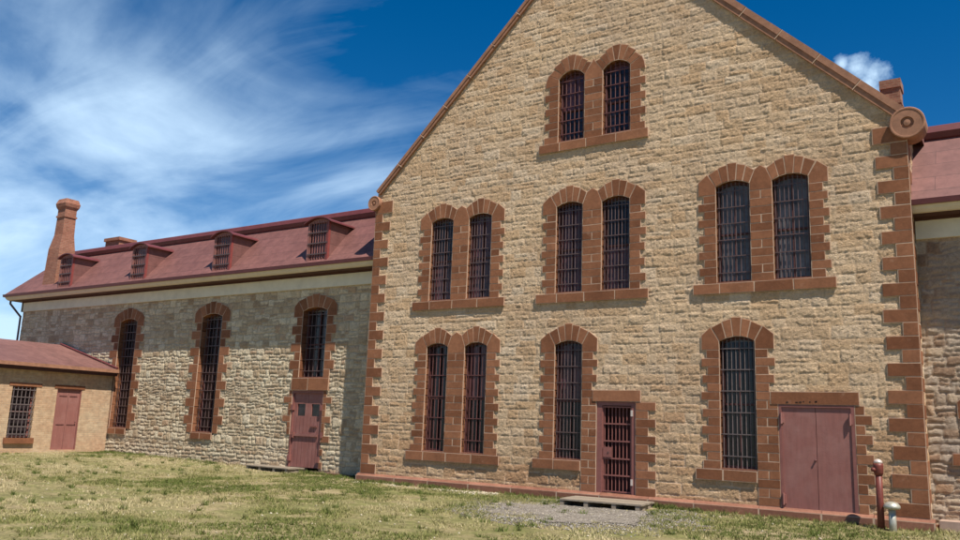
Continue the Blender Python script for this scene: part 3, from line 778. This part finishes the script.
for sg in (1, -1):
    xc = AX - 4.4; xe = xc + sg * 4.72; ze = 1.80; zr = 3.0
    vs = [(xc, -9.9, zr), (xe, -9.9, ze), (xe, WY - .085, ze), (xc, WY - .085, zr), (xc, -9.9, zr - .1), (xe, -9.9, ze - .1), (xe, WY - .085, ze - .1), (xc, WY - .085, zr - .1)]
    mb.add(vs, [(0, 1, 2, 3), (4, 7, 6, 5), (0, 4, 5, 1), (1, 5, 6, 2), (2, 6, 7, 3)], M['roof_annex'])
mb.build('roof', an)
mb = MB(); mb.box(AX + .04, AX + .36, -9.95, WY - .087, 1.60, 1.72, M['bedmould']); mb.box(AX + .30, AX + .40, -9.95, WY - .087, 1.66, 1.80, M['coping']); mb.box(AX + .0, AX + .3, -9.9, WY - .087, 1.52, 1.60, M['bedmould']); mb.build('gutter', an)
mb = MB(); mb.tube((AX + .3, WY - .12, 1.87), (AX - 4.4, WY - .12, 3.05), .05, M['curb'], 6); mb.build('roof_flashing', an)
d = empty('door', (0, 0, 0)); d.parent = an; d.location = (3, 2.85, .1)
mb = MB(); mb.box(AX - .12, AX - .07, -1.68, -.68, -1.62, .825, M['door']); 
for z in (.55, -.62):
    for a, b in ((-1.57, -1.24), (-1.12, -.79)): mb.box(AX - .072, AX - .055, a, b, z, z + .035, M['iron'])
mb.box(AX - .072, AX - .064, -1.185, -1.175, -1.6, .81, M['iron'])
mb.build('door_leaf', d)
mb = MB(); mb.box(AX - .15, AX - .02, -1.72, -1.68, -1.62, .865, M['frame']); mb.box(AX - .15, AX - .02, -.68, -.64, -1.62, .865, M['frame']); mb.box(AX - .15, AX - .02, -1.68, -.68, .825, .865, M['frame']); mb.build('door_frame', d)
mb = MB(); mb.box(AX - .1, AX + .02, -1.85, -.53, .865, 1.01, M['brown']); mb.build('lintel', d)
mb = MB(); mb.lathe([(.001, -.0), (.03, .01), (.03, .05), (.001, .06)], -.78, -.5, M['iron'], 8, 'z'); mb.v = [(AX - .03 + z * .5, x, -.5 + (y + .5)) for x, y, z in mb.v]; mb.build('door_handle', d)
for y0, y1, z0, z1 in ah[1:]:
    mb = MB(); 
    mb.box(AX - .3, AX - .24, y0, y1, z0, z0 + .06, M['frame']); mb.box(AX - .3, AX - .24, y0, y1, z1 - .06, z1, M['frame']); mb.box(AX - .3, AX - .24, y0, y0 + .05, z0 + .06, z1 - .06, M['frame']); mb.box(AX - .3, AX - .24, y1 - .05, y1, z0 + .06, z1 - .06, M['frame'])
    mb.box(AX - .3, AX - .25, y0 + .05, y1 - .05, -.16, -.11, M['frame'])
    o = mb.build('window', an)
    mb = MB(); mb.box(AX - .30, AX - .28, y0 + .05, y1 - .05, z0 + .05, z1 - .05, M['pane']); mb.build('window_pane', o)
    mb = MB()
    for i in range(6): y = y0 + (y1 - y0) * (i + .5) / 6; mb.tube((AX - .03, y, z0), (AX - .03, y, z1), .018, M['irongrey'], 6)
    for i in range(7): z = z0 + (z1 - z0) * (i + .5) / 7; mb.box(AX - .03, AX - .005, y0, y1, z - .018, z + .018, M['irongrey'])
    mb.build('window_bars', o)
    mb = MB(); mb.box(AX - .25, AX + .10, y0 - .1, y1 + .1, z0 - .22, z0, M['brown']); mb.build('window_sill', o)
    mb = MB(); mb.box(AX - .1, AX + .02, y0 - .14, y1 + .2, z1, z1 + .13, M['brown']); mb.build('lintel', o)

# ================================================================== small things in the yard
def gh(x, y):
    """ground height (world)"""
    t = np.clip((-x - 19) / 14, 0, 1); t = t * t * (3 - 2 * t)
    z = (-.175 + .015 * np.clip((x + 18.2) / 16.3, 0, 1.2)) * (1 - t) + .035 * t
    z = z + np.clip((y + 1), 0, 2) * .03 * (1 - t)
    far = np.clip((-y - 3) / 18, 0, 1)
    z = z + .05 * (fbm(x * .35, y * .35, 3, 2) - .5) + .035 * (fbm(x * 1.6, y * 1.6, 3, 5) - .5) * np.clip(-(y - 2), .3, 1) - .02
    return z - .06 * far
def platform(name, cx, cy, L, D_, rot, ztop, label, np_=5):
    o = empty(name, (cx, cy, 0), label, 'platform', 'wooden platforms laid on the grass before the doors')
    mb = MB()
    ca, sa = math.cos(rot), math.sin(rot)
    def rb(m, x0, x1, y0, y1, z0, z1):
        n0 = len(m.v); m.box(x0, x1, y0, y1, z0, z1, M['wood'])
        for k in range(n0, len(m.v)):
            x, y, z = m.v[k]; m.v[k] = (cx + x * ca - y * sa, cy + x * sa + y * ca, z)
    for i in range(np_):
        a = -D_ / 2 + D_ * i / np_; m2 = MB(); dz = random.uniform(-.004, .004)
        rb(m2, -L / 2 + random.uniform(-.02, .02), L / 2 + random.uniform(-.02, .02), a + .006, a + D_ / np_ - .006, ztop - .04 + dz, ztop + dz); m2.build('plank', o, z=False)
    for x in (-L / 2 + .06, -L * .17, L * .17, L / 2 - .1):
        m2 = MB(); rb(m2, x - .05, x + .06, -D_ / 2 + .02, D_ / 2 - .02, ztop - .2, ztop - .042); m2.build('bearer', o, z=False)
    return o
platform('wooden_platform', -9.12, -.93, 2.15, 1.15, R(5), -.005, 'weathered grey plank platform in front of the barred door, beside the gravel')
platform('wooden_platform', -22.75, .62, 2.3, .95, R(-4), .035, 'weathered grey plank platform in front of the double door of the left wing')
px, py = -2.82, -.45; g0 = float(gh(np.array(px), np.array(py)))
o = empty('standpipe', (px, py, g0), 'rusty red upright pipe with a pale domed cap, standing beside the maroon double door', 'pipe')
mb = MB(); mb.lathe([(.075, g0 - .2), (.073, g0 + .6), (.07, g0 + 1.24)], px, py, M['pipe'], 16); mb.build('pipe_shaft', o, True, False)
mb = MB(); mb.lathe([(.08, g0 + 1.16), (.10, g0 + 1.22), (.105, g0 + 1.36), (.10, g0 + 1.42)], px - .0, py, M['pipe'], 16); mb.tube((px - .06, py - .06, g0 + 1.28), (px - .12, py - .10, g0 + 1.28), .045, M['pipe'], 10); mb.build('pipe_head', o, True, False)
mb = MB(); mb.lathe([(.10, g0 + 1.42), (.085, g0 + 1.47), (.045, g0 + 1.505), (.001, g0 + 1.515)], px, py, M['capmetal'], 16); mb.build('pipe_cap', o, True, False)
px, py = -2.58, -.52; g0 = float(gh(np.array(px), np.array(py)))
o = empty('vent_pipe', (px, py, g0), 'short pale metal vent with a mushroom cap, right of the rusty red pipe', 'vent')
mb = MB(); mb.lathe([(.078, g0 - .2), (.075, g0 + .5)], px, py, M['galv'], 16); mb.build('vent_stem', o, True, False)
mb = MB(); mb.lathe([(.07, g0 + .46), (.15, g0 + .47), (.175, g0 + .50), (.17, g0 + .54), (.12, g0 + .60), (.04, g0 + .625), (.001, g0 + .63)], px, py, M['galv'], 20); mb.build('vent_cap', o, True, False)
# concrete apron at the foot of the right wing
mb = MB(); mb.box(-1.75, 5.5, .25, WY - .02, -.4, .06, M['concrete']); o = mb.build('concrete_footing', None, z=False); tag(o, kind='structure')

# ================================================================== ground
def axis(segs):
    a = [segs[0][0]]
    for s0, e0, st in segs: a += list(np.linspace(s0, e0, max(2, int(round((e0 - s0) / st)) + 1))[1:])
    return np.array(a)
ax = axis([(-3000, -400, 400), (-400, -60, 40), (-60, -45, 2), (-45, 8, .12), (8, 60, 4), (60, 400, 40), (400, 3000, 400)])
ay = axis([(-3000, -400, 400), (-400, -60, 40), (-60, -18, 3), (-18, 3, .12), (3, 60, 3), (60, 400, 40), (400, 3000, 400)])
def gsheet(name, ax, ay, mat, dz=0, keep=None, kind='structure', bumpy=0):
    X, Y = np.meshgrid(ax, ay); Z = gh(X, Y) + dz
    if bumpy: Z = Z + bumpy * (fbm(X * 9, Y * 9, 2, 8) ** 2)
    near = np.clip(1 - (np.maximum(np.abs(X + 18) - 40, 0) + np.maximum(np.abs(Y + 8) - 20, 0)) / 30, 0, 1)
    Z = Z * near + (-.25) * (1 - near)
    nv, nu = X.shape; idx = np.arange(nu * nv).reshape(nv, nu)
    q = np.stack([idx[:-1, :-1], idx[:-1, 1:], idx[1:, 1:], idx[1:, :-1]], -1).reshape(-1, 4)
    if keep is not None:
        q = q[keep(((X[:-1, :-1] + X[1:, 1:]) / 2).ravel(), ((Y[:-1, :-1] + Y[1:, 1:]) / 2).ravel())]
    co = np.stack([X, Y, Z], -1).reshape(-1, 3); used = np.unique(q); rm = np.full(nu * nv, -1); rm[used] = np.arange(len(used)); q = rm[q]; co = co[used]
    me = bpy.data.meshes.new(name); me.vertices.add(len(co)); me.vertices.foreach_set('co', co.ravel())
    me.loops.add(q.size); me.loops.foreach_set('vertex_index', q.ravel().astype(np.int32))
    me.polygons.add(len(q)); me.polygons.foreach_set('loop_start', np.arange(0, q.size, 4, dtype=np.int32)); me.update(calc_edges=True)
    me.polygons.foreach_set('use_smooth', [True] * len(q))
    me.materials.append(mat); o = link(me, name, None); tag(o, kind=kind); return o
gsheet('ground', ax, ay, M['ground'], 0, None, 'structure', .03)
def gravel_in(x, y, grow=0):
    u = (x + 9.0) / 2.0; v = (y + 3.1) / 2.1; e = (fbm(x * 1.6, y * 1.6, 4, 12) - .5) * 2.6
    return (u + .18 * v) ** 2 + v * v + e < 1.0 + grow
gsheet('gravel', np.arange(-12, -6, .06), np.arange(-6, -.1, .06), M['gravel'], .022, lambda x, y: gravel_in(x, y), 'structure', .02)
gsheet('path', np.arange(-33.95, -29.5, .1), np.arange(-2.2, 1.05, .1), M['patchdirt'], .018,
       lambda x, y: (y > -.4 - (x + 29.5) * .25 - .9 + (fbm(x, y, 3, 3) - .5) * 1.6) & (x < -33 + (y + 2.2) * 1.2 + (fbm(x, y, 3, 6) - .5) * 2), 'structure')

# ------------------------------------------------------------------ grass tufts, pebbles, chips
def scatter(name, P, shapef, mat, tone, label, cat):
    V, Fc, T = shapef(P)
    me = bpy.data.meshes.new(name); me.vertices.add(len(V)); me.vertices.foreach_set('co', V.astype(np.float32).ravel())
    k = Fc.shape[1]; me.loops.add(Fc.size); me.loops.foreach_set('vertex_index', Fc.ravel().astype(np.int32))
    me.polygons.add(len(Fc)); me.polygons.foreach_set('loop_start', np.arange(0, Fc.size, k, dtype=np.int32)); me.update(calc_edges=True)
    a = me.attributes.new('tone', 'FLOAT', 'FACE'); a.data.foreach_set('value', T.astype(np.float32))
    me.materials.append(mat); o = link(me, name, None); tag(o, label, cat, None, 'stuff'); return o
CAM = np.array([0, -21., 1.75])
def inview(x, y, m=3.5):
    a = np.degrees(np.arctan2(-x, y + 21)); return (a > 0 - m) & (a < 65 + m)
def free(x, y):
    ok = ~((x > XL - .14) & (x < XR + .14) & (y > -.15)) & ~((y > WY - .12)) & ~((x < AX + .03) & (y > -9.6))
    ok &= ~((np.abs(x + 9.12) < 1.2) & (np.abs(y + .93) < .68)) & ~((np.abs(x + 22.75) < 1.25) & (np.abs(y - .62) < .55))
    ok &= ~((x > -1.8) & (y > .2))
    return ok
NB = 150000
x = rng.uniform(-43, 3, NB); y = rng.uniform(-16, 1.2, NB)
D_ = np.hypot(x, y + 21)
g = fbm(x * .28, y * .28, 3, 40); g2 = fbm(x * 1.5, y * 1.5, 3, 44)
dens = np.clip((g - .42) * 4 + (g2 - .5) * 7 + .4, .03, 1)
edge = np.exp(-np.clip(-y - .15, 0, 9) * 3.) * (x > XL) + np.exp(-np.clip(WY - .1 - y, 0, 9) * 2.5) * (x < XL)
dens = np.clip(dens + edge * .7, 0, 1)
k = inview(x, y) & free(x, y) & (rng.random(NB) < dens) & (~gravel_in(x, y, .0) | (rng.random(NB) < .06) | (~gravel_in(x, y, -.45) & (rng.random(NB) < .4)))
x, y, g, g2, edge = x[k], y[k], g[k], g2[k], edge[k]
wx = np.concatenate([rng.uniform(XL, XR, 260), rng.uniform(-33, XL, 160), rng.uniform(-40, 0, 420)])
wy = np.concatenate([-.17 - np.abs(rng.normal(0, .06, 260)), WY - .14 - np.abs(rng.normal(0, .08, 160)), rng.uniform(-13, 0, 420)])
wk = free(wx, wy) & ((fbm(wx * .9, wy * .9, 2, 90) > .5) | (np.arange(len(wx)) > 420))
wx, wy = wx[wk], wy[wk]; cx_ = np.repeat(wx, 9) + rng.normal(0, .05, len(wx) * 9); cy_ = np.repeat(wy, 9) - np.abs(rng.normal(0, .05, len(wx) * 9))
x = np.concatenate([x, cx_]); y = np.concatenate([y, cy_]); g = np.concatenate([g, np.repeat(rng.uniform(.45, .75, len(wx)), 9)])
g2 = np.concatenate([g2, np.full(len(cx_), .8)]); edge = np.concatenate([edge, np.repeat(rng.uniform(.1, 1.2, len(wx)), 9)])
def blades(P):
    x, y, g, g2, edge = P; nb = 4; n = len(x)
    X = np.repeat(x, nb) + rng.normal(0, .025, n * nb); Y = np.repeat(y, nb) + rng.normal(0, .025, n * nb)
    hh = (rng.uniform(.018, .055, n * nb) * (.7 + np.repeat(g2, nb) * .8) * (1 + np.repeat(edge, nb) * 1.1))
    Z = gh(X, Y); a = rng.uniform(0, 6.28, n * nb); w = rng.uniform(.007, .014, n * nb)
    lx = rng.normal(0, .6, n * nb) * hh; ly = rng.normal(0, .6, n * nb) * hh
    A = np.stack([X - np.cos(a) * w, Y - np.sin(a) * w, Z - .005], -1); B = np.stack([X + np.cos(a) * w, Y + np.sin(a) * w, Z - .005], -1)
    C = np.stack([X + lx, Y + ly, Z + .01 + hh], -1)
    V = np.stack([A, B, C], 1).reshape(-1, 3); Fc = np.arange(len(V)).reshape(-1, 3)
    T = np.clip(.74 - (np.repeat(g, nb) - .5) * 2.6 - (np.repeat(g2, nb) - .5) * .9 + rng.normal(0, .17, n * nb) - np.repeat(edge, nb) * .45, 0, 1)
    return V, Fc, T
scatter('grass', (x, y, g, g2, edge), blades, M['blade'], None, 'short patchy green and dry grass covering the yard', 'grass')
def rocks(size):
    def f(P):
        x, y = P; n = len(x)
        base = np.array([(1, 0, 0), (0, 1, 0), (-1, 0, 0), (0, -1, 0), (0, 0, 1), (0, 0, -1)], float)
        Fb = np.array([(0, 1, 4), (1, 2, 4), (2, 3, 4), (3, 0, 4), (1, 0, 5), (2, 1, 5), (3, 2, 5), (0, 3, 5)])
        s = rng.uniform(.4, 1, (n, 1, 1)) * size; V = base[None] * s * rng.uniform(.55, 1.2, (n, 6, 1)); V[..., 2] *= .6
        a = rng.uniform(0, 6.28, n); ca, sa = np.cos(a)[:, None], np.sin(a)[:, None]
        X = V[..., 0] * ca - V[..., 1] * sa; Y = V[..., 0] * sa + V[..., 1] * ca
        V = np.stack([X + x[:, None], Y + y[:, None], V[..., 2] + (gh(x, y) + .018)[:, None]], -1)
        Fc = (np.arange(n)[:, None, None] * 6 + Fb[None]).reshape(-1, 3)
        return V.reshape(-1, 3), Fc, np.repeat(rng.random(n), 8)
    return f
n = 16000; x = rng.normal(-9, 1.7, n); y = rng.normal(-3.1, 1.7, n); k = gravel_in(x, y, 1.6) & free(x, y)
scatter('pebbles', (x[k], y[k]), rocks(.03), M['pebble'], None, 'loose grey gravel spread before the barred door', 'gravel')
n = 1500; x = np.concatenate([rng.uniform(-18.2, -8, n), rng.uniform(-34, -1, 500)]); y = np.concatenate([-.2 - np.abs(rng.normal(0, .28, n)), rng.uniform(-14, 1, 500)])
k = free(x, y) & ((fbm(x * .8, y * .8, 2, 70) > .46) | (np.arange(len(x)) > n))
scatter('stone_chips', (x[k], y[k]), rocks(.045), M['chip'], None, 'small pale stone chips strewn along the foot of the gabled wall', 'stones')

# ================================================================== camera
yaw, pit, rol, f = R(-33.45), R(10.65), R(2.12), 825.
fw = Vector((math.sin(yaw) * math.cos(pit), math.cos(yaw) * math.cos(pit), math.sin(pit)))
rt = Vector((math.cos(yaw), -math.sin(yaw), 0)); up = rt.cross(fw)
rt2 = rt * math.cos(rol) + up * math.sin(rol); up2 = -rt * math.sin(rol) + up * math.cos(rol)
cd = bpy.data.cameras.new('camera'); cam = bpy.data.objects.new('camera', cd); COL.objects.link(cam)
cd.sensor_width = 36; cd.lens = f / 960 * 36; cd.clip_end = 8000; cd.clip_start = .1
mw = Matrix((rt2, up2, -fw)).transposed().to_4x4(); mw.translation = Vector((0, -21, ZO)); cam.matrix_world = mw
S.camera = cam

# ================================================================== light
sv = Vector((2.05, -1, 3.9)).normalized()
sd = bpy.data.lights.new('sun', 'SUN'); so = bpy.data.objects.new('sun', sd); COL.objects.link(so)
sd.energy = 4.6; sd.angle = R(.53); sd.color = (1, .94, .84)
so.rotation_euler = (-sv).to_track_quat('-Z', 'Y').to_euler(); so.location = (0, -10, 30)
wd = bpy.data.worlds.new('World'); S.world = wd; wd.use_nodes = True; nt = wd.node_tree
bg = nt.nodes['Background']; sky = N(nt, 'ShaderNodeTexSky', sky_type='NISHITA'); sky.sun_disc = False
sky.sun_elevation = math.asin(sv.z); sky.sun_rotation = math.atan2(sv.x, sv.y); sky.altitude = 2200; sky.air_density = 1.0; sky.dust_density = .3; sky.ozone_density = 2.5
bg.inputs[1].default_value = .08
hs = N(nt, 'ShaderNodeHueSaturation'); hs.inputs['Saturation'].default_value = 1.42; hs.inputs['Value'].default_value = .88
nt.links.new(sky.outputs[0], hs.inputs['Color'])
tc = N(nt, 'ShaderNodeTexCoord'); vec = tc.outputs['Generated']
sp = N(nt, 'ShaderNodeSeparateXYZ'); nt.links.new(vec, sp.inputs[0])
zz = mth(nt, 'ADD', mth(nt, 'MAXIMUM', sp.outputs[2], 0.), .22)
cb = N(nt, 'ShaderNodeCombineXYZ'); nt.links.new(mth(nt, 'DIVIDE', sp.outputs[0], zz), cb.inputs[0]); nt.links.new(mth(nt, 'DIVIDE', sp.outputs[1], zz), cb.inputs[1])
def mapped(rot, sc, loc=(0, 0, 0)):
    mp = N(nt, 'ShaderNodeMapping'); mp.inputs['Rotation'].default_value = (0, 0, R(rot)); mp.inputs['Scale'].default_value = sc; mp.inputs['Location'].default_value = loc
    nt.links.new(cb.outputs[0], mp.inputs['Vector']); return mp.outputs[0]
ca = noise(nt, 1.15, 8, .54, vec=mapped(-20, (.8, 1.35, 1), (.3, .1, 0)), dist=.9)
cb2 = noise(nt, 2.6, 7, .58, vec=mapped(-48, (.7, 1.7, 1), (2.3, .7, 0)), dist=.9)
c1 = mth(nt, 'ADD', mth(nt, 'MULTIPLY', ca, .76), mth(nt, 'MULTIPLY', cb2, .24))
c2 = noise(nt, 1.1, 3, .5, vec=mapped(0, (.6, .6, 1), (1.3, 4, 0)), dist=.3)
# more cloud towards the west (left) and low down
west = mth(nt, 'MULTIPLY_ADD', sp.outputs[0], -.75, -.18)
dens = mth(nt, 'ADD', mth(nt, 'ADD', mth(nt, 'MULTIPLY_ADD', c1, 1.7, -.475), mth(nt, 'MULTIPLY', c2, .5)), mth(nt, 'MULTIPLY', west, .8))
dens = mth(nt, 'SUBTRACT', dens, mth(nt, 'MULTIPLY', sp.outputs[2], .74))
cl = ramp(nt, dens, [(.47, G(0)), (.62, G(.18)), (.78, G(.46)), (.98, G(.8))])
# one small cumulus above the right slope of the gable
def dirpx(u, v):
    d_ = fw + rt2 * ((u - 480) / f) - up2 * ((v - 270) / f); return d_.normalized()
cmask = None
for (u, v, r_) in ((858, 68, .020), (875, 74, .017), (842, 64, .010), (868, 84, .018)):
    dv = dirpx(u, v); vm = N(nt, 'ShaderNodeVectorMath', operation='DISTANCE'); vm.inputs[1].default_value = dv; 
    nrm = N(nt, 'ShaderNodeVectorMath', operation='NORMALIZE'); nt.links.new(vec, nrm.inputs[0]); nt.links.new(nrm.outputs[0], vm.inputs[0])
    mm = mth(nt, 'SUBTRACT', 1., mth(nt, 'DIVIDE', vm.outputs['Value'], r_))
    cmask = mm if cmask is None else mth(nt, 'MAXIMUM', cmask, mm)
cn = noise(nt, 55, 5, .6, vec=vec)
cu = ramp(nt, mth(nt, 'ADD', cmask, mth(nt, 'MULTIPLY_ADD', cn, 1.6, -.8)), [(.05, G(0)), (.5, G(.4)), (1., G(.8))])
clm = mth(nt, 'MAXIMUM', cl, cu)
ccol = mix(nt, clm, hs.outputs[0], (5.9, 7.9, 9.9))
nt.links.new(ccol, bg.inputs[0])

S.view_settings.view_transform = 'Standard'; S.view_settings.look = 'None'; S.view_settings.exposure = .66; S.view_settings.gamma = 1
S.view_settings.use_curve_mapping = False
S.render.film_transparent = False
S.cycles.max_bounces = 6
